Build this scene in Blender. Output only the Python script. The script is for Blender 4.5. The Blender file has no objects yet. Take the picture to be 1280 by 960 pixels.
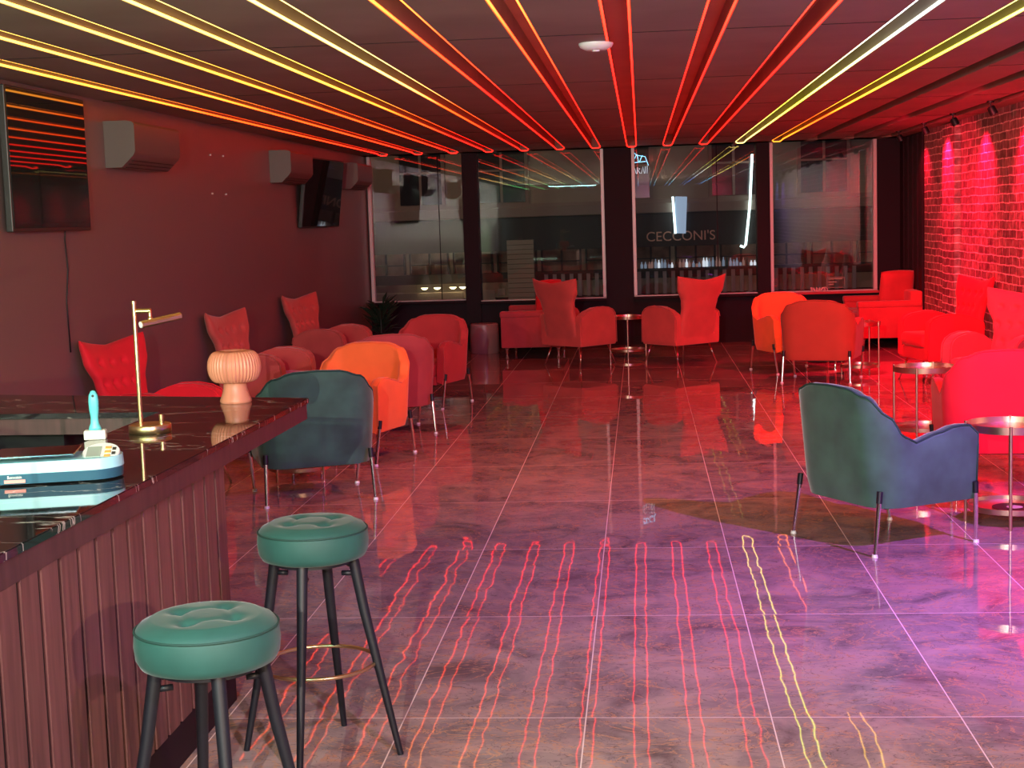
import bpy, bmesh, math, random
from mathutils import Vector, Matrix
random.seed(7)
S = bpy.context.scene
COL = S.collection
PI = math.pi
R = math.radians

# ---------------------------------------------------------------- helpers
def tag(o, label=None, cat=None, group=None, kind=None):
    if label: o['label'] = label
    if cat: o['category'] = cat
    if group: o['group'] = group
    if kind: o['kind'] = kind
    return o

def link(name, bm, m, parent=None, smooth=False, angle=None):
    me = bpy.data.meshes.new(name)
    bmesh.ops.recalc_face_normals(bm, faces=bm.faces)
    bm.to_mesh(me); bm.free()
    o = bpy.data.objects.new(name, me)
    COL.objects.link(o)
    me.materials.append(m)
    if smooth or angle:
        for p in me.polygons: p.use_smooth = True
        if angle:
            me.set_sharp_from_angle(angle=R(angle))
    if parent: o.parent = parent
    return o

def thing(name, label, cat, loc=(0, 0, 0), rz=0, group=None):
    o = bpy.data.objects.new(name, None)
    COL.objects.link(o)
    o.empty_display_size = .1
    o.location = loc; o.rotation_euler = (0, 0, rz)
    return tag(o, label, cat, group)

def dup(root, loc, rz, label, group=None, scale=None):
    r = root.copy(); COL.objects.link(r)
    r.location = loc; r.rotation_euler = (0, 0, rz)
    if scale: r.scale = scale
    r['label'] = label
    if group: r['group'] = group
    for ch in list(root.children):
        c = ch.copy(); COL.objects.link(c); c.parent = r
        for g in ch.children:
            d = g.copy(); COL.objects.link(d); d.parent = c
    return r

def setmat(root, mp):
    for ch in root.children:
        n = ch.name.split('.')[0]
        if n in mp:
            ch.data = ch.data.copy(); ch.data.materials.clear(); ch.data.materials.append(mp[n])

def box(bm, x0, x1, y0, y1, z0, z1, bev=0, seg=2, M=None):
    b = bmesh.new()
    vs = [b.verts.new((x, y, z)) for x in (x0, x1) for y in (y0, y1) for z in (z0, z1)]
    for f in ((0, 1, 3, 2), (4, 6, 7, 5), (0, 4, 5, 1), (2, 3, 7, 6), (0, 2, 6, 4), (1, 5, 7, 3)):
        b.faces.new([vs[i] for i in f])
    if bev:
        bmesh.ops.bevel(b, geom=b.edges[:], offset=bev, segments=seg, affect='EDGES', profile=.5)
    merge(bm, b, M)

def merge(bm, b, M=None):
    if M is not None: bmesh.ops.transform(b, matrix=M, verts=b.verts)
    me = bpy.data.meshes.new('tmp'); b.to_mesh(me); b.free()
    bm.from_mesh(me); bpy.data.meshes.remove(me)

def tube(bm, pts, r, n=10, cap=True, closed=False):
    pts = [Vector(p) for p in pts]
    rs = r if isinstance(r, (list, tuple)) else [r] * len(pts)
    rings = []
    prev = None
    N = len(pts)
    for i, p in enumerate(pts):
        if closed: t = pts[(i + 1) % N] - pts[i - 1]
        else: t = pts[min(i + 1, N - 1)] - pts[max(i - 1, 0)]
        t.normalize()
        if prev is None:
            a = Vector((0, 0, 1)) if abs(t.z) < .9 else Vector((1, 0, 0))
            u = t.cross(a).normalized()
        else:
            u = (prev - t * prev.dot(t))
            u = u.normalized() if u.length > 1e-6 else t.orthogonal().normalized()
        prev = u
        v = t.cross(u)
        rings.append([bm.verts.new(p + (u * math.cos(2 * PI * k / n) + v * math.sin(2 * PI * k / n)) * rs[i]) for k in range(n)])
    rng = range(N) if closed else range(N - 1)
    for i in rng:
        a, b = rings[i], rings[(i + 1) % N]
        for k in range(n):
            bm.faces.new((a[k], a[(k + 1) % n], b[(k + 1) % n], b[k]))
    if cap and not closed:
        bm.faces.new(rings[0][::-1]); bm.faces.new(rings[-1])

def lathe(bm, prof, n=32, c=(0, 0, 0), rfn=None):
    """prof: list of (r, z) bottom to top; closed on the axis where r == 0"""
    rings = []
    for (r, z) in prof:
        if r <= 1e-6:
            rings.append([bm.verts.new((c[0], c[1], c[2] + z))])
        else:
            ring = []
            for k in range(n):
                a = 2 * PI * k / n
                rr = rfn(r, z, a) if rfn else r
                ring.append(bm.verts.new((c[0] + rr * math.cos(a), c[1] + rr * math.sin(a), c[2] + z)))
            rings.append(ring)
    for a, b in zip(rings, rings[1:]):
        for k in range(n):
            if len(a) == 1 and len(b) == 1: continue
            if len(a) == 1: bm.faces.new((a[0], b[k], b[(k + 1) % n]))
            elif len(b) == 1: bm.faces.new((a[k], a[(k + 1) % n], b[0]))
            else: bm.faces.new((a[k], a[(k + 1) % n], b[(k + 1) % n], b[k]))
    for ring, rev in ((rings[0], True), (rings[-1], False)):
        if len(ring) > 1: bm.faces.new(ring[::-1] if rev else ring)

def grid(bm, pts, closed_u=False):
    """pts[i][j] -> verts, quads"""
    V = [[bm.verts.new(p) for p in row] for row in pts]
    ni = len(V)
    for i in range(ni if closed_u else ni - 1):
        a, b = V[i], V[(i + 1) % ni]
        for j in range(len(a) - 1):
            bm.faces.new((a[j], b[j], b[j + 1], a[j + 1]))
    return V

def lerp(a, b, t): return a + (b - a) * t
def interp(tab, x):
    if x <= tab[0][0]: return tab[0][1]
    for (a, va), (b, vb) in zip(tab, tab[1:]):
        if x <= b:
            t = (x - a) / (b - a); t = t * t * (3 - 2 * t)
            return va + (vb - va) * t
    return tab[-1][1]

# ---------------------------------------------------------------- materials
def new_mat(name):
    m = bpy.data.materials.new(name); m.use_nodes = True
    nt = m.node_tree
    return m, nt, nt.nodes['Principled BSDF']

def pbr(name, col, rough=.5, metal=0, sheen=0, bump=0, bscale=60, mottle=0, mscale=6, spec=.5, coat=0):
    m, nt, b = new_mat(name)
    b.inputs['Base Color'].default_value = (*col, 1)
    b.inputs['Roughness'].default_value = rough
    b.inputs['Metallic'].default_value = metal
    b.inputs['Specular IOR Level'].default_value = spec
    b.inputs['Coat Weight'].default_value = coat
    if sheen:
        b.inputs['Sheen Weight'].default_value = sheen
        b.inputs['Sheen Roughness'].default_value = .4
    tc = nt.nodes.new('ShaderNodeTexCoord')
    if mottle:
        n = nt.nodes.new('ShaderNodeTexNoise'); n.inputs['Scale'].default_value = mscale; n.inputs['Detail'].default_value = 3
        nt.links.new(tc.outputs['Object'], n.inputs['Vector'])
        mr = nt.nodes.new('ShaderNodeMapRange')
        mr.inputs[1].default_value = .3; mr.inputs[2].default_value = .7
        mr.inputs[3].default_value = 1 - mottle; mr.inputs[4].default_value = 1 + mottle
        nt.links.new(n.outputs[0], mr.inputs[0])
        mx = nt.nodes.new('ShaderNodeVectorMath'); mx.operation = 'SCALE'
        mx.inputs[0].default_value = col
        nt.links.new(mr.outputs[0], mx.inputs['Scale'])
        nt.links.new(mx.outputs[0], b.inputs['Base Color'])
    if bump:
        n = nt.nodes.new('ShaderNodeTexNoise'); n.inputs['Scale'].default_value = bscale; n.inputs['Detail'].default_value = 4
        nt.links.new(tc.outputs['Object'], n.inputs['Vector'])
        bp = nt.nodes.new('ShaderNodeBump'); bp.inputs['Strength'].default_value = bump; bp.inputs['Distance'].default_value = .01
        nt.links.new(n.outputs[0], bp.inputs['Height'])
        nt.links.new(bp.outputs[0], b.inputs['Normal'])
    return m

def emit(name, col, st):
    m, nt, b = new_mat(name)
    b.inputs['Base Color'].default_value = (*[min(1, c) * .5 for c in col], 1)
    b.inputs['Emission Color'].default_value = (*col, 1)
    b.inputs['Emission Strength'].default_value = st
    return m

def strip_mat(name, stops, st):
    """LED strip whose colour runs along the room: stops = [(y, colour)]"""
    m, nt, b = new_mat(name)
    b.inputs['Base Color'].default_value = (.3, .3, .3, 1)
    tc = nt.nodes.new('ShaderNodeTexCoord'); sp = nt.nodes.new('ShaderNodeSeparateXYZ')
    nt.links.new(tc.outputs['Object'], sp.inputs[0])
    mr = nt.nodes.new('ShaderNodeMapRange'); mr.inputs[1].default_value = Y0; mr.inputs[2].default_value = YS
    nt.links.new(sp.outputs['Y'], mr.inputs[0])
    cr = nt.nodes.new('ShaderNodeValToRGB')
    e = cr.color_ramp.elements
    while len(e) > 1: e.remove(e[-1])
    for i, (y, c) in enumerate(stops):
        t = (y - Y0) / (YS - Y0)
        if i == 0: e[0].position = t; el = e[0]
        else: el = e.new(t)
        el.color = (*c, 1)
    nt.links.new(mr.outputs[0], cr.inputs[0])
    nt.links.new(cr.outputs[0], b.inputs['Emission Color'])
    b.inputs['Emission Strength'].default_value = st
    return m

def glass_mat(name, ior=1.5, tint=(1, 1, 1)):
    m = bpy.data.materials.new(name); m.use_nodes = True
    nt = m.node_tree; nt.nodes.clear()
    o = nt.nodes.new('ShaderNodeOutputMaterial'); mx = nt.nodes.new('ShaderNodeMixShader')
    t = nt.nodes.new('ShaderNodeBsdfTransparent'); t.inputs[0].default_value = (*tint, 1)
    g = nt.nodes.new('ShaderNodeBsdfGlossy'); g.inputs['Roughness'].default_value = 0
    f = nt.nodes.new('ShaderNodeFresnel'); f.inputs['IOR'].default_value = ior
    nt.links.new(f.outputs[0], mx.inputs[0]); nt.links.new(t.outputs[0], mx.inputs[1]); nt.links.new(g.outputs[0], mx.inputs[2])
    nt.links.new(mx.outputs[0], o.inputs[0])
    return m

# room size (metres): camera stands at the origin, 1.61 m high, windows ahead (+y)
XL, XR, YB, YW, ZC = -3.45, 3.2, -6.0, 18.8, 2.46
Y0, YS = -5.8, 18.3

def floor_mat():
    m, nt, b = new_mat('polished_marble_tile')
    L = nt.links.new; N = nt.nodes.new
    tc = N('ShaderNodeTexCoord')
    mp = N('ShaderNodeMapping'); mp.inputs['Location'].default_value = (.21, -4.675, 0)
    L(tc.outputs['Object'], mp.inputs['Vector'])
    br = N('ShaderNodeTexBrick'); br.offset = 0; br.squash = 1
    br.inputs['Scale'].default_value = 1; br.inputs['Brick Width'].default_value = .594; br.inputs['Row Height'].default_value = 1.24
    br.inputs['Mortar Size'].default_value = .0022; br.inputs['Mortar Smooth'].default_value = 0
    br.inputs['Color1'].default_value = (0, 0, 0, 1); br.inputs['Color2'].default_value = (1, 1, 1, 1)
    L(mp.outputs[0], br.inputs['Vector'])
    # tile index for per-tile variation
    sx = N('ShaderNodeSeparateXYZ'); L(mp.outputs[0], sx.inputs[0])
    def fl(sock, d):
        a = N('ShaderNodeMath'); a.operation = 'DIVIDE'; a.inputs[1].default_value = d; L(sock, a.inputs[0])
        c = N('ShaderNodeMath'); c.operation = 'FLOOR'; L(a.outputs[0], c.inputs[0]); return c.outputs[0]
    cb = N('ShaderNodeCombineXYZ'); L(fl(sx.outputs[0], .594), cb.inputs[0]); L(fl(sx.outputs[1], 1.24), cb.inputs[1])
    wn = N('ShaderNodeTexWhiteNoise'); wn.noise_dimensions = '3D'; L(cb.outputs[0], wn.inputs['Vector'])
    # marble: shifted per tile
    sh = N('ShaderNodeVectorMath'); sh.operation = 'SCALE'; sh.inputs['Scale'].default_value = 7.
    L(wn.outputs['Color'], sh.inputs[0])
    ad = N('ShaderNodeVectorMath'); L(tc.outputs['Object'], ad.inputs[0]); L(sh.outputs[0], ad.inputs[1])
    n1 = N('ShaderNodeTexNoise'); n1.inputs['Scale'].default_value = 2.6; n1.inputs['Detail'].default_value = 9
    n1.inputs['Roughness'].default_value = .62; n1.inputs['Distortion'].default_value = 1.3
    L(ad.outputs[0], n1.inputs['Vector'])
    cr = N('ShaderNodeValToRGB'); e = cr.color_ramp.elements
    e[0].position = .3; e[0].color = (.17, .125, .12, 1); e[1].position = .62; e[1].color = (.46, .34, .3, 1)
    x = e.new(.47); x.color = (.31, .245, .235, 1)
    L(n1.outputs[0], cr.inputs[0])
    # rusty thin veins
    n2 = N('ShaderNodeTexNoise'); n2.inputs['Scale'].default_value = 3.4; n2.inputs['Detail'].default_value = 7
    n2.inputs['Roughness'].default_value = .6; n2.inputs['Distortion'].default_value = 2.2
    mp2 = N('ShaderNodeMapping'); mp2.inputs['Scale'].default_value = (1, 1.5, 1); mp2.inputs['Rotation'].default_value = (0, 0, .5)
    L(ad.outputs[0], mp2.inputs[0]); L(mp2.outputs[0], n2.inputs['Vector'])
    v = N('ShaderNodeMath'); v.operation = 'SUBTRACT'; v.inputs[1].default_value = .5; L(n2.outputs[0], v.inputs[0])
    va = N('ShaderNodeMath'); va.operation = 'ABSOLUTE'; L(v.outputs[0], va.inputs[0])
    vr = N('ShaderNodeMapRange'); vr.inputs[1].default_value = 0; vr.inputs[2].default_value = .02; vr.inputs[3].default_value = .95; vr.inputs[4].default_value = 0
    L(va.outputs[0], vr.inputs[0])
    mx = N('ShaderNodeMix'); mx.data_type = 'RGBA'; L(vr.outputs[0], mx.inputs[0]); L(cr.outputs[0], mx.inputs[6]); mx.inputs[7].default_value = (.6, .33, .19, 1)
    # dark hairline veins
    n3 = N('ShaderNodeTexNoise'); n3.inputs['Scale'].default_value = 6; n3.inputs['Detail'].default_value = 6; n3.inputs['Distortion'].default_value = 2.5
    L(mp2.outputs[0], n3.inputs['Vector'])
    v3 = N('ShaderNodeMath'); v3.operation = 'SUBTRACT'; v3.inputs[1].default_value = .52; L(n3.outputs[0], v3.inputs[0])
    v3a = N('ShaderNodeMath'); v3a.operation = 'ABSOLUTE'; L(v3.outputs[0], v3a.inputs[0])
    v3r = N('ShaderNodeMapRange'); v3r.inputs[2].default_value = .012; v3r.inputs[3].default_value = .65; v3r.inputs[4].default_value = 0
    L(v3a.outputs[0], v3r.inputs[0])
    mx3 = N('ShaderNodeMix'); mx3.data_type = 'RGBA'; L(v3r.outputs[0], mx3.inputs[0]); L(mx.outputs[2], mx3.inputs[6]); mx3.inputs[7].default_value = (.07, .05, .05, 1)
    mg = N('ShaderNodeMix'); mg.data_type = 'RGBA'; L(br.outputs['Fac'], mg.inputs[0]); L(mx3.outputs[2], mg.inputs[6]); mg.inputs[7].default_value = (.78, .66, .6, 1)
    L(mg.outputs[2], b.inputs['Base Color'])
    rg = N('ShaderNodeMapRange'); rg.inputs[3].default_value = .02; rg.inputs[4].default_value = .5; L(br.outputs['Fac'], rg.inputs[0])
    L(rg.outputs[0], b.inputs['Roughness'])
    b.inputs['IOR'].default_value = 1.42
    # slight waviness and tile-to-tile tilt
    n4 = N('ShaderNodeTexNoise'); n4.inputs['Scale'].default_value = 5.5; n4.inputs['Detail'].default_value = 2.2; n4.inputs['Roughness'].default_value = .55
    L(ad.outputs[0], n4.inputs['Vector'])
    def cen(sock, k):
        a = N('ShaderNodeVectorMath'); a.operation = 'SUBTRACT'; a.inputs[1].default_value = (.5, .5, .5); L(sock, a.inputs[0])
        s = N('ShaderNodeVectorMath'); s.operation = 'MULTIPLY'; s.inputs[1].default_value = k; L(a.outputs[0], s.inputs[0]); return s.outputs[0]
    s1 = cen(n4.outputs['Color'], (.013, .013, 0)); s2 = cen(wn.outputs['Color'], (.003, .004, 0))
    a1 = N('ShaderNodeVectorMath'); L(s1, a1.inputs[0]); L(s2, a1.inputs[1])
    ge = N('ShaderNodeNewGeometry')
    a2 = N('ShaderNodeVectorMath'); L(ge.outputs['Normal'], a2.inputs[0]); L(a1.outputs[0], a2.inputs[1])
    nn = N('ShaderNodeVectorMath'); nn.operation = 'NORMALIZE'; L(a2.outputs[0], nn.inputs[0])
    L(nn.outputs[0], b.inputs['Normal'])
    return m

def brick_mat():
    m, nt, b = new_mat('painted_rough_brick')
    L = nt.links.new; N = nt.nodes.new
    tc = N('ShaderNodeTexCoord'); sp = N('ShaderNodeSeparateXYZ'); L(tc.outputs['Object'], sp.inputs[0])
    nz = N('ShaderNodeTexNoise'); nz.inputs['Scale'].default_value = 5; nz.inputs['Detail'].default_value = 3; L(tc.outputs['Object'], nz.inputs['Vector'])
    ds = N('ShaderNodeVectorMath'); ds.operation = 'MULTIPLY_ADD'; ds.inputs[1].default_value = (.03, .03, 0)
    cb = N('ShaderNodeCombineXYZ')
    xy = N('ShaderNodeMath'); L(sp.outputs['X'], xy.inputs[0]); L(sp.outputs['Y'], xy.inputs[1])
    L(xy.outputs[0], cb.inputs[0]); L(sp.outputs['Z'], cb.inputs[1])
    L(nz.outputs['Color'], ds.inputs[0]); L(cb.outputs[0], ds.inputs[2])
    br = N('ShaderNodeTexBrick'); br.inputs['Scale'].default_value = 1; br.inputs['Brick Width'].default_value = .24; br.inputs['Row Height'].default_value = .078
    br.inputs['Mortar Size'].default_value = .007; br.inputs['Mortar Smooth'].default_value = .4
    br.inputs['Color1'].default_value = (.14, .09, .09, 1); br.inputs['Color2'].default_value = (.3, .2, .18, 1); br.inputs['Mortar'].default_value = (.85, .75, .7, 1)
    L(ds.outputs[0], br.inputs['Vector'])
    n2 = N('ShaderNodeTexNoise'); n2.inputs['Scale'].default_value = 14; n2.inputs['Detail'].default_value = 6; L(tc.outputs['Object'], n2.inputs['Vector'])
    mr = N('ShaderNodeMapRange'); mr.inputs[1].default_value = .3; mr.inputs[2].default_value = .7; mr.inputs[3].default_value = .45; mr.inputs[4].default_value = 1.35; L(n2.outputs[0], mr.inputs[0])
    ml = N('ShaderNodeVectorMath'); ml.operation = 'SCALE'; L(br.outputs['Color'], ml.inputs[0]); L(mr.outputs[0], ml.inputs['Scale'])
    L(ml.outputs[0], b.inputs['Base Color'])
    b.inputs['Roughness'].default_value = .5
    h = N('ShaderNodeMath'); h.operation = 'MULTIPLY_ADD'; h.inputs[1].default_value = .8; L(n2.outputs[0], h.inputs[0]); L(br.outputs['Fac'], h.inputs[2])
    bp = N('ShaderNodeBump'); bp.inputs['Strength'].default_value = .9; bp.inputs['Distance'].default_value = .02; L(h.outputs[0], bp.inputs['Height']); L(bp.outputs[0], b.inputs['Normal'])
    return m

def counter_mat():
    m, nt, b = new_mat('black_veined_marble')
    L = nt.links.new; N = nt.nodes.new
    tc = N('ShaderNodeTexCoord'); mp = N('ShaderNodeMapping'); mp.inputs['Rotation'].default_value = (0, 0, -.25); mp.inputs['Scale'].default_value = (.8, 3.2, 1)
    L(tc.outputs['Object'], mp.inputs[0])
    n = N('ShaderNodeTexNoise'); n.inputs['Scale'].default_value = 1.3; n.inputs['Detail'].default_value = 5; n.inputs['Distortion'].default_value = 1.0
    L(mp.outputs[0], n.inputs['Vector'])
    s = N('ShaderNodeMath'); s.operation = 'SUBTRACT'; s.inputs[1].default_value = .5; L(n.outputs[0], s.inputs[0])
    a = N('ShaderNodeMath'); a.operation = 'ABSOLUTE'; L(s.outputs[0], a.inputs[0])
    cr = N('ShaderNodeValToRGB'); e = cr.color_ramp.elements
    e[0].position = 0; e[0].color = (.6, .55, .5, 1); e[1].position = .006; e[1].color = (.014, .013, .014, 1)
    L(a.outputs[0], cr.inputs[0]); L(cr.outputs[0], b.inputs['Base Color'])
    b.inputs['Roughness'].default_value = .04; b.inputs['IOR'].default_value = 1.6
    return m

def wood_mat(name, c1, c2, rough=.45, axis=(8, 8, .6)):
    m, nt, b = new_mat(name)
    L = nt.links.new; N = nt.nodes.new
    tc = N('ShaderNodeTexCoord'); mp = N('ShaderNodeMapping'); mp.inputs['Scale'].default_value = axis; L(tc.outputs['Object'], mp.inputs[0])
    n = N('ShaderNodeTexNoise'); n.inputs['Scale'].default_value = 5; n.inputs['Detail'].default_value = 6; L(mp.outputs[0], n.inputs['Vector'])
    cr = N('ShaderNodeValToRGB'); e = cr.color_ramp.elements
    e[0].position = .35; e[0].color = (*c1, 1); e[1].position = .65; e[1].color = (*c2, 1)
    L(n.outputs[0], cr.inputs[0]); L(cr.outputs[0], b.inputs['Base Color']); b.inputs['Roughness'].default_value = rough
    return m

M = dict(
    floor=floor_mat(), brick=brick_mat(), counter=counter_mat(),
    wall=pbr('dark_taupe_paint', (.21, .15, .145), .38, bump=.05, bscale=30),
    ceil=pbr('dark_ceiling_board', (.25, .195, .155), .6, mottle=.12, mscale=2),
    cove=pbr('cove_board', (.22, .17, .15), .35),
    mullion=pbr('dark_brown_metal', (.02, .009, .015), .6, spec=.15),
    frame=pbr('aluminium_frame_highlight', (.75, .68, .7), .3),  # pale colour paints the highlight along the metal frame edges
    glass=glass_mat('window_glass', 1.62),
    slat=wood_mat('walnut_slats', (.12, .05, .048), (.2, .085, .08)),
    slatgap=pbr('black_felt', (.006, .006, .007), .9),
    fascia=wood_mat('dark_fascia', (.07, .03, .032), (.1, .042, .044)),
    chrome=pbr('chrome', (.85, .82, .8), .12, 1),
    gold=pbr('brushed_brass', (.83, .6, .33), .28, 1),
    rose=pbr('rose_gold_metal', (.78, .5, .4), .3, 1),
    black=pbr('black_metal', (.006, .007, .012), .5),
    screen=pbr('black_screen', (.012, .02, .02), .02),
    plastic=pbr('dark_plastic', (.03, .03, .03), .4),
    white=pbr('white_plastic', (.8, .82, .82), .35),
    redA=pbr('coral_velvet', (.6, .09, .08), .85, sheen=.25, mottle=.08),
    redA2=pbr('dark_coral_velvet', (.42, .06, .065), .85, sheen=.2, mottle=.08),
    redD=pbr('crimson_velvet', (.55, .06, .08), .85, sheen=.2, mottle=.1),
    orange2=pbr('burnt_orange_velvet', (.42, .07, .035), .85, sheen=.15, mottle=.06),
    orange=pbr('orange_velvet', (.95, .19, .045), .85, sheen=.25, mottle=.06),
    redB=pbr('red_velvet', (.6, .045, .05), .85, sheen=.2, mottle=.08),
    hot=pbr('bright_red_velvet', (.85, .012, .03), .85, sheen=.08, mottle=.04),
    green=pbr('green_velvet', (.04, .115, .085), .7, sheen=.5, mottle=.35, mscale=5),
    greenpipe=pbr('dark_green_piping', (.01, .05, .04), .7),
    teal=pbr('teal_velvet', (.014, .08, .066), .65, sheen=.15, mottle=.15, mscale=9),
    rubber=pbr('black_rubber', (.02, .02, .02), .7),
    clay=pbr('peach_ribbed_glass', (.7, .26, .16), .4),
    tur=pbr('turquoise_handle', (.12, .55, .62), .35),
    cream=pbr('cream_bristle', (.8, .78, .72), .7, bump=.3, bscale=300),
    steel=pbr('stainless_steel', (.4, .42, .44), .25, 1),
    leaf=pbr('dark_leaf', (.015, .035, .02), .5),
    pot=pbr('dark_pot', (.03, .025, .025), .5),
    drum=pbr('pale_pink_drum', (.42, .26, .27), .3),
    paper=pbr('kraft_cup', (.75, .55, .5), .6),
    stone=pbr('beige_render', (.5, .42, .32), .8, mottle=.15, mscale=.8),
    stone2=pbr('beige_cornice', (.42, .33, .27), .8),
    dkglass=pbr('dark_upper_window', (.05, .05, .055), .15),
    shop=pbr('dark_shopfront', (.06, .055, .05), .6),
    shopin=pbr('shop_interior', (.3, .2, .15), .7, mottle=.5, mscale=3),
    siding=pbr('pale_siding', (.5, .45, .34), .7),
    baluster=pbr('grey_baluster', (.45, .4, .38), .6),
    street=pbr('asphalt', (.05, .05, .05), .8),
)

# ---------------------------------------------------------------- room shell
def struct(name, bm, m): return tag(link(name, bm, m), kind='structure')

bm = bmesh.new(); box(bm, XL - .2, XR + .2, YB - .2, YW + .25, -.1, 0); struct('floor', bm, M['floor'])
bm = bmesh.new(); box(bm, XL - .2, XL, YB, YW + .25, 0, 2.75); struct('wall_left', bm, M['wall'])
bm = bmesh.new(); box(bm, XR, XR + .2, YB, YW - 1.55, 0, 2.75)
box(bm, XR - .06, XR, 15.35, 15.95, 0, 2.44)           # brick pier standing a little proud
struct('wall_right', bm, M['brick'])
bm = bmesh.new(); box(bm, XR, XR + .2, YW - 1.55, YW + .25, 0, 2.75)
for k in range(5):
    box(bm, XR - .02, XR, YW - 1.5 + k * .3, YW - 1.5 + k * .3 + .22, 0, 2.44)
struct('trim_1', bm, M['mullion'])
bm = bmesh.new(); box(bm, XL - .2, XR + .2, YB - .2, YB, 0, 2.75); struct('wall_back', bm, M['wall'])

# ceiling: boards with light coves between them
PITCH, X00, CW = .4345, -.147, .127
bm = bmesh.new()
box(bm, XL - .2, XR + .2, YB - .2, YW + .25, 2.58, 2.75)
xs = [X00 + PITCH * k for k in range(-7, 8)]
edges = [XL]
for x in xs: edges += [x, x + CW]
edges.append(XR)
for a, b in zip(edges[::2], edges[1::2]):
    if b - a > .02:
        box(bm, a, b, YB, YW, ZC, 2.58)
box(bm, XL, XR, YS + .1, YW, ZC, 2.58)
struct('ceiling', bm, M['ceil'])
# joints in the boards
bm = bmesh.new()
for y in (2.2, 4.64, 7.08, 9.52, 11.96, 14.4, 16.84):
    for a, b in zip(edges[::2], edges[1::2]):
        if b - a > .02: box(bm, a + .002, b - .002, y, y + .006, ZC - .002, ZC + .002)
struct('trim_2', bm, M['slatgap'])

# window wall
WIN = [(-3.43, -2.22, .63), (-2.03, -.44, .61), (-.095, 1.445, .62), (1.605, 2.91, .62)]
bm = bmesh.new()
box(bm, XL, XR, YW, YW + .2, 0, .6)
px = XL
for (a, b, z) in WIN:
    if a - px > .03: box(bm, px, a, YW - (.06 if px > XL + .1 else 0), YW + .2, 0, 2.58)
    px = b
box(bm, px, XR, YW - .02, YW + .2, 0, 2.58)
struct('wall_front', bm, M['mullion'])
for i, (a, b, z) in enumerate(WIN):
    w = bpy.data.objects.new('window_%d' % (i + 1), None); COL.objects.link(w); w.location = ((a + b) / 2, YW, 0); tag(w, kind='structure')
    hw = (b - a) / 2; t = .042
    bm = bmesh.new()
    box(bm, -hw, hw, -.03, .06, z - .04, z - .002, .004)
    if i != 1: box(bm, -hw, -hw + t, -.03, .06, z, 2.46, .004)
    if i in (1, 3): box(bm, hw - t, hw, -.03, .06, z, 2.46, .004)
    link('window_frame', bm, M['frame'], w)
    bm = bmesh.new(); box(bm, -hw, hw, .07, .08, z, 2.5); link('window_pane', bm, M['glass'], w)
    if i in (0, 2):
        bm = bmesh.new(); box(bm, .28, .292, .064, .069, z, 2.46); link('pane_joint', bm, M['mullion'], w)
    bm = bmesh.new(); box(bm, -hw, hw, -.16, -.032, z - .04, z - .012, .004); link('window_sill', bm, M['redD'] if i == 3 else M['mullion'], w)
bm = bmesh.new(); box(bm, XL, XR, YW - .012, YW, 0, .1); struct('baseboard_front', bm, M['mullion'])
bm = bmesh.new(); box(bm, XL, XL + .012, YB, YW - .02, 0, .1, .003); struct('baseboard_left', bm, M['mullion'])

# ---------------------------------------------------------------- ceiling LED strips
RED = (1, .009, .004); ORG = (1, .07, .004); YEL = (1, .7, .16); WHT = (.9, 1, .95); YG = (.85, .9, .05)
GRN = (.15, .9, .25); CYA = (.2, .8, 1); BLU = (.12, .35, 1)
def stops(k):
    if k <= -5: return [(-5, GRN), (0, GRN), (3, YEL), (8, (1, .4, .03)), (11, ORG), (15, (1, .03, .004)), (18, RED)]
    if k == -4: return [(-5, CYA), (0, GRN), (4, YEL), (8.5, (1, .5, .04)), (12, ORG), (15, RED)]
    if k == -3: return [(-5, BLU), (0, CYA), (3, GRN), (5, YEL), (8, YEL), (11, ORG), (15, RED)]
    if k in (-2, -1): return [(-5, BLU), (0, CYA), (3, GRN), (5, (1, .3, .03)), (7, (1, .06, .006)), (10, RED)]
    if k in (0, 1, 2): return [(-5, BLU), (-1, CYA), (1.5, WHT), (4, (1, .05, .006)), (7, (1, .02, .004)), (9, RED)]
    if k == 3: return [(-5, BLU), (2, BLU), (4, WHT), (7, WHT), (9, (.9, .95, .35)), (12, YG), (17, YEL)]
    return [(-5, BLU), (2, CYA), (4, (.9, .95, .3)), (9, YG), (12, (1, .4, .02)), (14, ORG), (17, (1, .2, .01))]
WHERE = {-7: 'running along the left wall, lowest in view', -6: 'second out from the left wall', -5: 'third out from the left wall',
         -4: 'fourth out from the left wall, starting yellow', -3: 'bright yellow turning red, left of the smoke detector', -2: 'orange turning red, beginning left of the smoke detector',
         -1: 'red, first left of the central window column', 0: 'red, ending straight above the central window column', 1: 'red, first right of the central window column',
         2: 'red, just left of the white one', 3: 'white turning yellow green', 4: 'yellow green turning orange, nearest the brick wall'}
# column of k: shift so that the trough above the smoke detector is k = 0
for k in range(-7, 5):
    x = X00 + PITCH * k
    st = 5.
    m = strip_mat('led_strip_light', stops(k), st)
    n = 34
    r = .006
    L_ = [(x + r + .001, lerp(Y0, YS - .15, i / n), ZC + .0066) for i in range(n + 1)]
    if k >= 0 or True:
        U_ = [(x + r + .004, YS - .06, ZC - .004), (x + .03, YS, ZC - .014), (x + CW - .03, YS, ZC - .014), (x + CW - r - .004, YS - .06, ZC - .004)]
    R_ = [(x + CW - r - .001, p[1], p[2]) for p in reversed(L_)]
    bm = bmesh.new(); tube(bm, L_ + U_ + R_, r, 6)
    tag(link('light_strip', bm, m, smooth=True), 'glowing ceiling strip light ' + WHERE[k], 'light strip', 'strip lights in the ceiling coves')

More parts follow.
